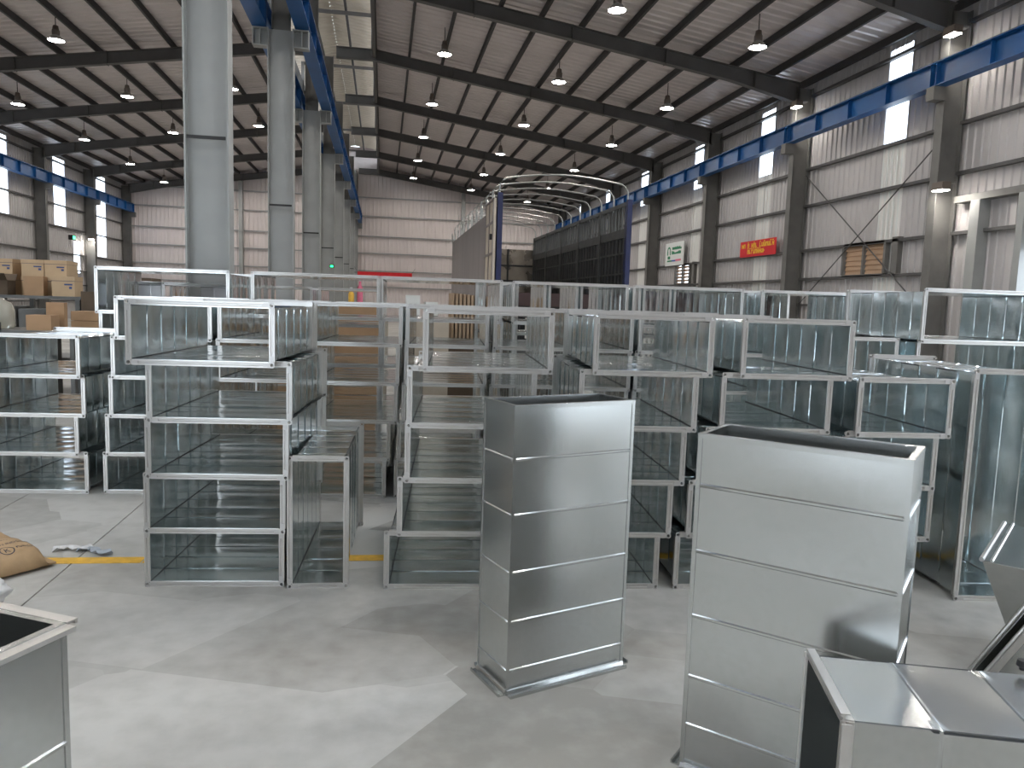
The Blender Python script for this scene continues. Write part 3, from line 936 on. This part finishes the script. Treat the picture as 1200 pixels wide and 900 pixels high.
# ------------------------------------------------------------------ truck body
def truck():
    x0, x1, y0, y1, zf, zt = 2.03, 4.43, 13.5, 22.3, 1.72, 3.47
    t = thing('truck', 'open-backed stake truck with tube bows parked in the right aisle', 'truck', (x0, y0, 0))
    W = x1 - x0; L = y1 - y0
    part('bed_floor', MB().box(0, W, 0, L, zf - .16, zf), 'darksteel', t)
    part('rear_sill', MB().box(0, W, -.05, 0, zf - .22, zf + .02), 'oxide', t)
    for x in (0.0, W):
        part('corner_post', MB().box(x - .045, x + .045, -.06, .06, zf - .1, zt + .02), 'navy', t)
    # left side: grey tarpaulin skin outside with posts
    part('side_sheet', MB().box(-.05, -.03, .1, L, zf - .5, zt - .22), 'tarp', t)
    part('side_wall', MB().box(-.028, .0, .1, L, zf, zt - .3), 'dark', t)
    # right side
    rs = part('side_wall', MB().box(W + .0, W + .03, .06, L, zf, zf + 1.12), 'dark', t)
    part('top_rail', MB().box(W - .03, W + .05, .06, L, zt - .07, zt), 'darksteel', rs)
    part('mid_rail', MB().box(W - .03, W + .05, .06, L, zf + 1.10, zf + 1.26), 'darksteel', rs)
    part('bottom_rail', MB().box(W - .03, W + .05, .06, L, zf, zf + .07), 'oxide', rs)
    for z in (.42, .80): part('lattice_rail', MB().box(W - .02, W, .06, L, zf + z, zf + z + .03), 'darksteel', rs)
    n = 40
    for k in range(n):
        y = .2 + k * (L - .3) / (n - 1)
        if k % 8 == 7: part('post', MB().box(W - .05, W + .06, y - .05, y + .05, zf, zt), 'darksteel', rs)
        else:
            part('lattice_bar', MB().box(W - .022, W - .002, y - .018, y + .018, zf, zf + 1.1), 'darksteel', rs)
            part('stake', MB().box(W - .01, W + .03, y - .02, y + .02, zf + 1.26, zt - .07), 'darksteel', rs)
    # front bulkhead
    bh = part('bulkhead', MB().box(0, W, L - .05, L, zf, zt - .35), 'bulkhead', t)
    for x in (.8, 1.6): part('bulkhead_rib', MB().box(x - .025, x + .025, L - .09, L - .05, zf, zt - .35), 'dark', bh)
    for z in (.45, .9): part('bulkhead_rib', MB().box(0, W, L - .08, L - .05, zf + z, zf + z + .05), 'dark', bh)
    # bows
    for k in range(11):
        y = .1 + k * (L - .2) / 10
        pts = [(0, y, zt - .3), (0, y, zt + .12)]
        for a in range(1, 5): pts.append((.22 * (1 - math.cos(a * PI / 8)), y, zt + .12 + .20 * math.sin(a * PI / 8)))
        m = 8
        for q in range(1, m): 
            u = q / m; pts.append((.22 + (W - .44) * u, y, zt + .32 + .09 * math.sin(PI * u)))
        for a in range(4, 0, -1): pts.append((W - .22 * (1 - math.cos(a * PI / 8)), y, zt + .12 + .20 * math.sin(a * PI / 8)))
        pts += [(W, y, zt + .12), (W, y, zt - .1)]
        part('bow', MB().tube(pts, .017, 6), 'bow', t, smooth=50)
        # curled guard on the left top edge
        part('rope_hook', MB().tube([(-.03, y + .3, zt - .22), (-.05, y + .32, zt - .02), (-.03, y + .45, zt + .06), (0, y + .6, zt - .02), (0, y + .62, zt - .2)], .015, 6), 'bow', t, smooth=50)
    # rear door leaf folded against the left side
    d = part('door', MB().box(-.11, -.07, -.04, 1.02, zf + .18, zt - .08), 'beige', t)
    for y in (-.02, .48, .98): part('door_rib', MB().box(-.125, -.11, y - .02, y + .02, zf + .18, zt - .08), 'tarp', d)
    for z in (zf + .2, zf + .7, zf + 1.25, zt - .1): part('door_rib', MB().box(-.125, -.11, -.04, 1.02, z - .02, z + .02), 'tarp', d)
    part('door_latch', MB().box(-.15, -.11, .1, .18, zf + .95, zf + 1.05), 'black', d)
    # chassis
    for x in (.7, 1.6): part('chassis_rail', MB().box(x, x + .12, .1, L, zf - .45, zf - .16), 'black', t)
    part('rear_bumper', MB().box(.1, W - .1, .05, .15, .55, .75), 'darksteel', t)
    for x in (.25, W - .25): part('bumper_bracket', MB().box(x - .04, x + .04, .06, .14, .75, zf - .16), 'black', t)
    for y in (1.6, 2.9, 7.2):
        part('axle', MB().tube([(.3, y, .5), (W - .3, y, .5)], .07, 8), 'black', t)
        for x in (.05, W - .35):
            wme = cached('wheel', lambda: MB().lathe([(.18, 0), (.42, 0), (.5, .05), (.5, .25), (.42, .3), (.18, .3), (.16, .2), (.05, .18), (.05, .1), (.16, .1)], 24).mesh('wheel', 'rubber', 40))
            wo = place('wheel', wme, t, (x, y, .5), (0, PI / 2, 0))
        part('hanger', MB().box(.72, .82, y - .05, y + .05, .5, zf - .4), 'black', t); part('hanger', MB().box(1.62, 1.72, y - .05, y + .05, .5, zf - .4), 'black', t)
    for x in (.3, W - .5): part('tail_lamp', MB().box(x, x + .2, -.07, -.05, zf - .18, zf - .08), 'oxide', t)
truck()

# ------------------------------------------------------------------ signs
def banner():
    t = thing('red_banner', 'red banner with two lines of yellow lettering on the right wall', 'banner', (XR - .21, 24.5, 3.33))
    part('cloth', MB().box(-.006, .006, -2.4, 0, 0, .52), 'red', t)
    rnd = random.Random(5); b = MB()
    def line(ya, yb, z0, z1, n):
        s = (yb - ya) / n
        for k in range(n):
            y = ya + k * s
            if rnd.random() < .16: continue
            hb = rnd.choice((0, 1, 2)); w_ = abs(s) * .24
            a, c = y + s * .12, y + s * .72
            b.box(-.012, -.006, *sorted((a, a + math.copysign(w_, s))), z0, z1)
            if hb != 1: b.box(-.012, -.006, *sorted((c, c + math.copysign(w_, s))), z0, z1)
            zz = rnd.choice((z0, (z0 + z1) / 2 - .02, z1 - .045))
            b.box(-.012, -.006, *sorted((a, c)), zz, zz + .045)
            if rnd.random() < .4: b.box(-.012, -.006, *sorted((a, c)), z1 + .02, z1 + .045)
    line(-.10, -2.28, .29, .43, 16); line(-.52, -1.72, .09, .23, 9)
    part('lettering', b, 'gold', t)
banner()
def notice():
    t = thing('notice_board', 'white notice board with green emblem and lettering on the right wall', 'sign', (XR - .2, 31.5, 3.33))
    part('board', MB().box(-.02, .02, -2.0, 0, 0, .96), 'signwhite', t)
    b = MB(); n = 16
    # arched emblem: ring plus stem
    vs = []
    for r_ in (.20, .12):
        for q in range(n + 1):
            a = PI * q / n
            vs.append((-.028, -.42 + r_ * math.cos(a) * 1.0, .62 + r_ * .9 * math.sin(a)))
    b.add(vs, [(q, q + 1, n + 2 + q, n + 1 + q) for q in range(n)])
    b.box(-.03, -.02, -.62, -.54, .45, .62).box(-.03, -.02, -.30, -.22, .45, .62)
    b.box(-.03, -.02, -.56, -.30, .28, .40)
    part('emblem', b, 'green', t)
    rnd = random.Random(11)
    b = MB()
    for z0, y in ((.66, -.78), (.47, -.74)):
        while y > -1.72:
            w_ = rnd.uniform(.07, .13)
            b.box(-.03, -.02, y - w_, y, z0, z0 + rnd.uniform(.07, .14)); y -= w_ + .03
    part('lettering', b, 'green', t)
    part('green_strip', MB().box(-.03, -.02, -.75, -.25, .17, .23), 'green', t)
    part('blue_strip', MB().box(-.03, -.02, -1.15, -.78, .17, .23), 'pblue', t)
    part('pink_strip', MB().box(-.03, -.02, -1.75, -1.18, .17, .25), 'pink', t)
notice()
fb = thing('red_banner', 'long thin red banner low on the far end wall', 'banner', (-1.68, YB - .45, 2.98))
part('cloth', MB().box(0, 3.55, -.01, .01, 0, .3), 'red', fb)
part('banner_cord', MB().tube([(0, .0, .28), (-.2, .08, .6)], .008, 5).tube([(3.55, .0, .28), (3.75, .08, .6)], .008, 5), 'black', fb)
ex = thing('exit_light', 'tiny green indicator light on a centre column', 'light', (RIDGE + .15, 26.9 - .16, 2.6))
part('light_case', MB().box(-.08, .08, -.02, .02, -.05, .05), 'black', ex); part('indicator', MB().box(-.05, .05, -.03, -.02, -.03, .03), 'exit', ex)
ex = thing('exit_light', 'green indicator light beside the small left wall opening', 'light', (XL + .2, 42.9, 4.2))
part('light_case', MB().box(-.165, .03, -.2, .2, -.12, .12), 'black', ex); part('indicator', MB().box(.03, .04, -.14, .14, -.08, .08), 'exit', ex)

# ------------------------------------------------------------------ left storage: shelf, cartons, cabinets
def carton(label, x, y, z, wx, wy, wz, m='carton', yaw=0, group=None, open_top=False):
    t = thing('carton', label, 'box', (x, y, z), (0, 0, R(yaw)), group)
    part('box_body', MB().box(0, wx, 0, wy, 0, wz), m, t)
    if m == 'carton':
        part('lid_band', MB().box(-.004, wx + .004, -.004, wy + .004, wz * .78, wz + .003), m, t)
        part('lid_line', MB().box(-.001, wx + .001, -.0055, wy + .001, wz * .765, wz * .79), 'tape', t)
        b = MB()
        b.box(wx * .55, wx * .9, -.003, 0, wz * .56, wz * .64).box(wx * .76, wx * .88, -.003, 0, wz * .38, wz * .5)
        part('print_block', b, 'print_blue', t)
    if open_top:
        for s in (0, 1):
            mt = Matrix.Translation((0, s * wy, wz)) @ Matrix.Rotation(R(-38 if s == 0 else 38), 4, 'X')
            part('flap', MB().box(0, wx, -.15 if s == 0 else 0, 0 if s == 0 else .15, 0, .006), m, t).matrix_local = mt
    return t
YS = 12.0
rack = thing('storage_rack', 'low dark storage rack carrying the carton rows at left', 'rack', (-6.6, YS, 0))
for x in (0, 1.2, 2.4):
    for y in (0, .9): part('upright', MB().box(x - .03, x + .03, y - .03, y + .03, 0, 1.44), 'cabinet', rack)
part('shelf', MB().box(-.05, 2.45, -.05, .95, 1.40, 1.44), 'cabinet', rack)
part('shelf', MB().box(-.05, 2.45, -.05, .95, .5, .54), 'cabinet', rack)
cw, ch = .295, .30
xx = -6.32
for k in range(7):
    gap = .015 if k != 4 else .05
    x = -4.56 - (7 - k) * (cw + gap) + .0
    carton(f'tan carton in the lower carton row at left, {ORD[k]} from the left', x, YS + .05, 1.44, cw, .4, .27, 'carton', 0, 'tan cartons at left')
    if k != 0:
        carton(f'tan carton in the upper carton row at left, {ORD[k]} from the left', x, YS + .06, 1.713, cw, .4, .24, 'carton', random.uniform(-2, 2), 'tan cartons at left')
carton('open dark brown carton with raised flaps in front of the cartons', -5.5, YS - .46, 1.44, .34, .36, .2, 'carton3', 8, None, True)
carton('small brown carton with white label at the frame edge', -5.95, YS - .42, 1.44, .30, .3, .17, 'carton2', -4)
carton('reddish brown crumpled carton right of the open carton', -4.98, YS - .36, 1.44, .24, .3, .27, 'carton2', 12)
carton('tan carton at the right end of the cartons, front', -4.64, YS - .30, 1.44, .30, .3, .28, 'carton', 0)
ex2 = part('shelf_extension', MB().box(-.05, 2.45, -.62, -.05, 1.40, 1.44), 'cabinet', rack)
for x in (0, 1.2, 2.4): part('upright', MB().box(x - .03, x + .03, -.6, -.54, 0, 1.40), 'cabinet', rack)
# cabinets under the shelf
def cabinet(label, x, y, w_, d, h, m='cabinet'):
    t = thing('metal_cabinet', label, 'cabinet', (x, y, 0))
    part('cabinet_body', MB().box(0, w_, 0, d, 0, h), m, t)
    dd = part('door', MB().box(.02, w_ - .02, -.015, 0, .06, h - .04), m, t)
    part('handle', MB().box(w_ - .1, w_ - .07, -.035, -.015, h * .55, h * .68), 'black', dd)
cabinet('grey metal cabinet behind the clear plastic jug', -5.2, 10.9, .42, .45, 1.3)
cabinet('darker grey metal cabinet right of the jug', -4.76, 10.95, .34, .45, 1.27)
def table():
    t = thing('work_table', 'low grey work table under the clear jug at left', 'table', (-5.9, 9.6, 0))
    part('tabletop', MB().box(0, 2.12, 0, .8, 1.0, 1.05), 'cabinet', t)
    for x in (.05, 2.0):
        for y in (.05, .7): part('leg', MB().box(x, x + .05, y, y + .05, 0, 1.0), 'cabinet', t)
    for x in (.62, 1.5): part('edge_clamp', MB().box(x, x + .03, -.03, .02, .98, 1.14), 'black', t)
table()
j = thing('plastic_jug', 'large clear plastic jug on the work table at left', 'jug', (-4.64, 10.05, 1.05))
part('jug_body', MB().lathe([(.02, 0), (.20, 0), (.22, .03), (.22, .22), (.19, .30), (.10, .36), (.05, .38), (.05, .44), (.02, .44)], 24), 'jug', j, smooth=40)
part('cap', MB().lathe([(.02, .44), (.06, .44), (.06, .50), (.02, .51)], 14), 'white_plastic', j, smooth=40)
carton('upright open kraft board box with tall back on the work table', -4.13, 9.68, 1.05, .27, .24, .18, 'carton2')
carton('tall brown board sheet box behind the kraft box', -4.03, 9.98, 1.05, .2, .1, .33, 'carton2')
st = thing('steel_stand', 'low dark stand beside the work table', 'stand', (-4.0, 10.5, 0))
part('stand_top', MB().box(0, .75, 0, .6, .98, 1.02), 'cabinet', st)
for x in (.03, .67):
    for y in (.03, .52): part('leg', MB().box(x, x + .05, y, y + .05, 0, .98), 'cabinet', st)
for q in range(2):
    for r_ in range(2):
        carton(f'brown carton on the low stand, {["lower", "upper"][r_]} {["left", "right"][q]}', -3.97 + q * .34, 10.55, 1.02 + r_ * .125, .33, .3, .12, 'carton2', 0, 'brown cartons on the low stand')
# junk boxes behind at the left of the wide stack
carton('black crate between the cartons and the ducts', -4.08, 11.2, 0, .5, .4, 1.52, 'carton3')
carton('white-edged dark box right of the cartons', -4.08, 12.3, 0, .6, .5, 1.75, 'carton3')

# ------------------------------------------------------------------ things seen through the ducts
pp = thing('board_stack', 'row of upright wood boards seen through the ducts below the truck', 'boards', (.95, 10.6, 0))
part('cradle', MB().box(-.05, .7, 0, .5, 0, 1.0), 'carton3', pp)
for k in range(11):
    part('board', MB().box(k * .055, k * .055 + .035, 0, .5, 1.0, 1.66 - .004 * k), 'wood', pp)
for i, (x, y, wx, h, nm) in enumerate(((-.78, 10.8, .75, 1.44, 'wide'), (-1.7, 10.8, .7, 1.2, 'narrow'))):
    carton(f'{nm} brown carton pile seen through the second-row ducts', x, y, 0, wx, .6, h, 'carton2')
carton('pale cream board box behind the tilted front duct', .35, 10.4, 0, .55, .4, 1.25, 'beige')
cb = thing('bench', 'long low brown bench seen through the wide ducts', 'bench', (-2.6, 13.2, 0))
part('bench_top', MB().box(0, 3.6, 0, .6, 1.40, 1.44), 'carton3', cb)
for x in (.05, 3.5):
    for y in (.03, .52): part('leg', MB().box(x, x + .05, y, y + .05, 0, 1.4), 'cabinet', cb)
for i, (x, h, m, lb) in enumerate(((1.55, .16, 'beige', 'small pale bottle on the bench'), (2.05, .26, 'yellow', 'yellow bottle on the bench'), (2.2, .40, 'pink', 'thin pink bottle on the bench'))):
    o = thing('bottle', lb, 'bottle', (-2.6 + x, 13.5, 1.44))
    part('bottle_body', MB().lathe([(.01, 0), (.05, 0), (.05, h * .7), (.02, h * .85), (.02, h), (.005, h)], 12), m, o, smooth=40)
    part('cap', MB().lathe([(.005, h), (.024, h), (.024, h + .03), (.005, h + .03)], 10), 'white_plastic', o)
for i, (x, z, s) in enumerate(((.72, 1.28, .11), (1.02, 1.28, .1))):
    o = thing('machine_box', ['pale control box standing behind the second-row ducts', 'smaller pale box beside the control box'][i], 'box', (x - .25, 12.2, 0))
    part('pedestal', MB().box(-.1, .1, 0, .2, 0, 1.3), 'cabinet', o)
    part('case', MB().box(-s, s, -.05, .25, 1.3, 1.62 - i * .1), 'signwhite', o)
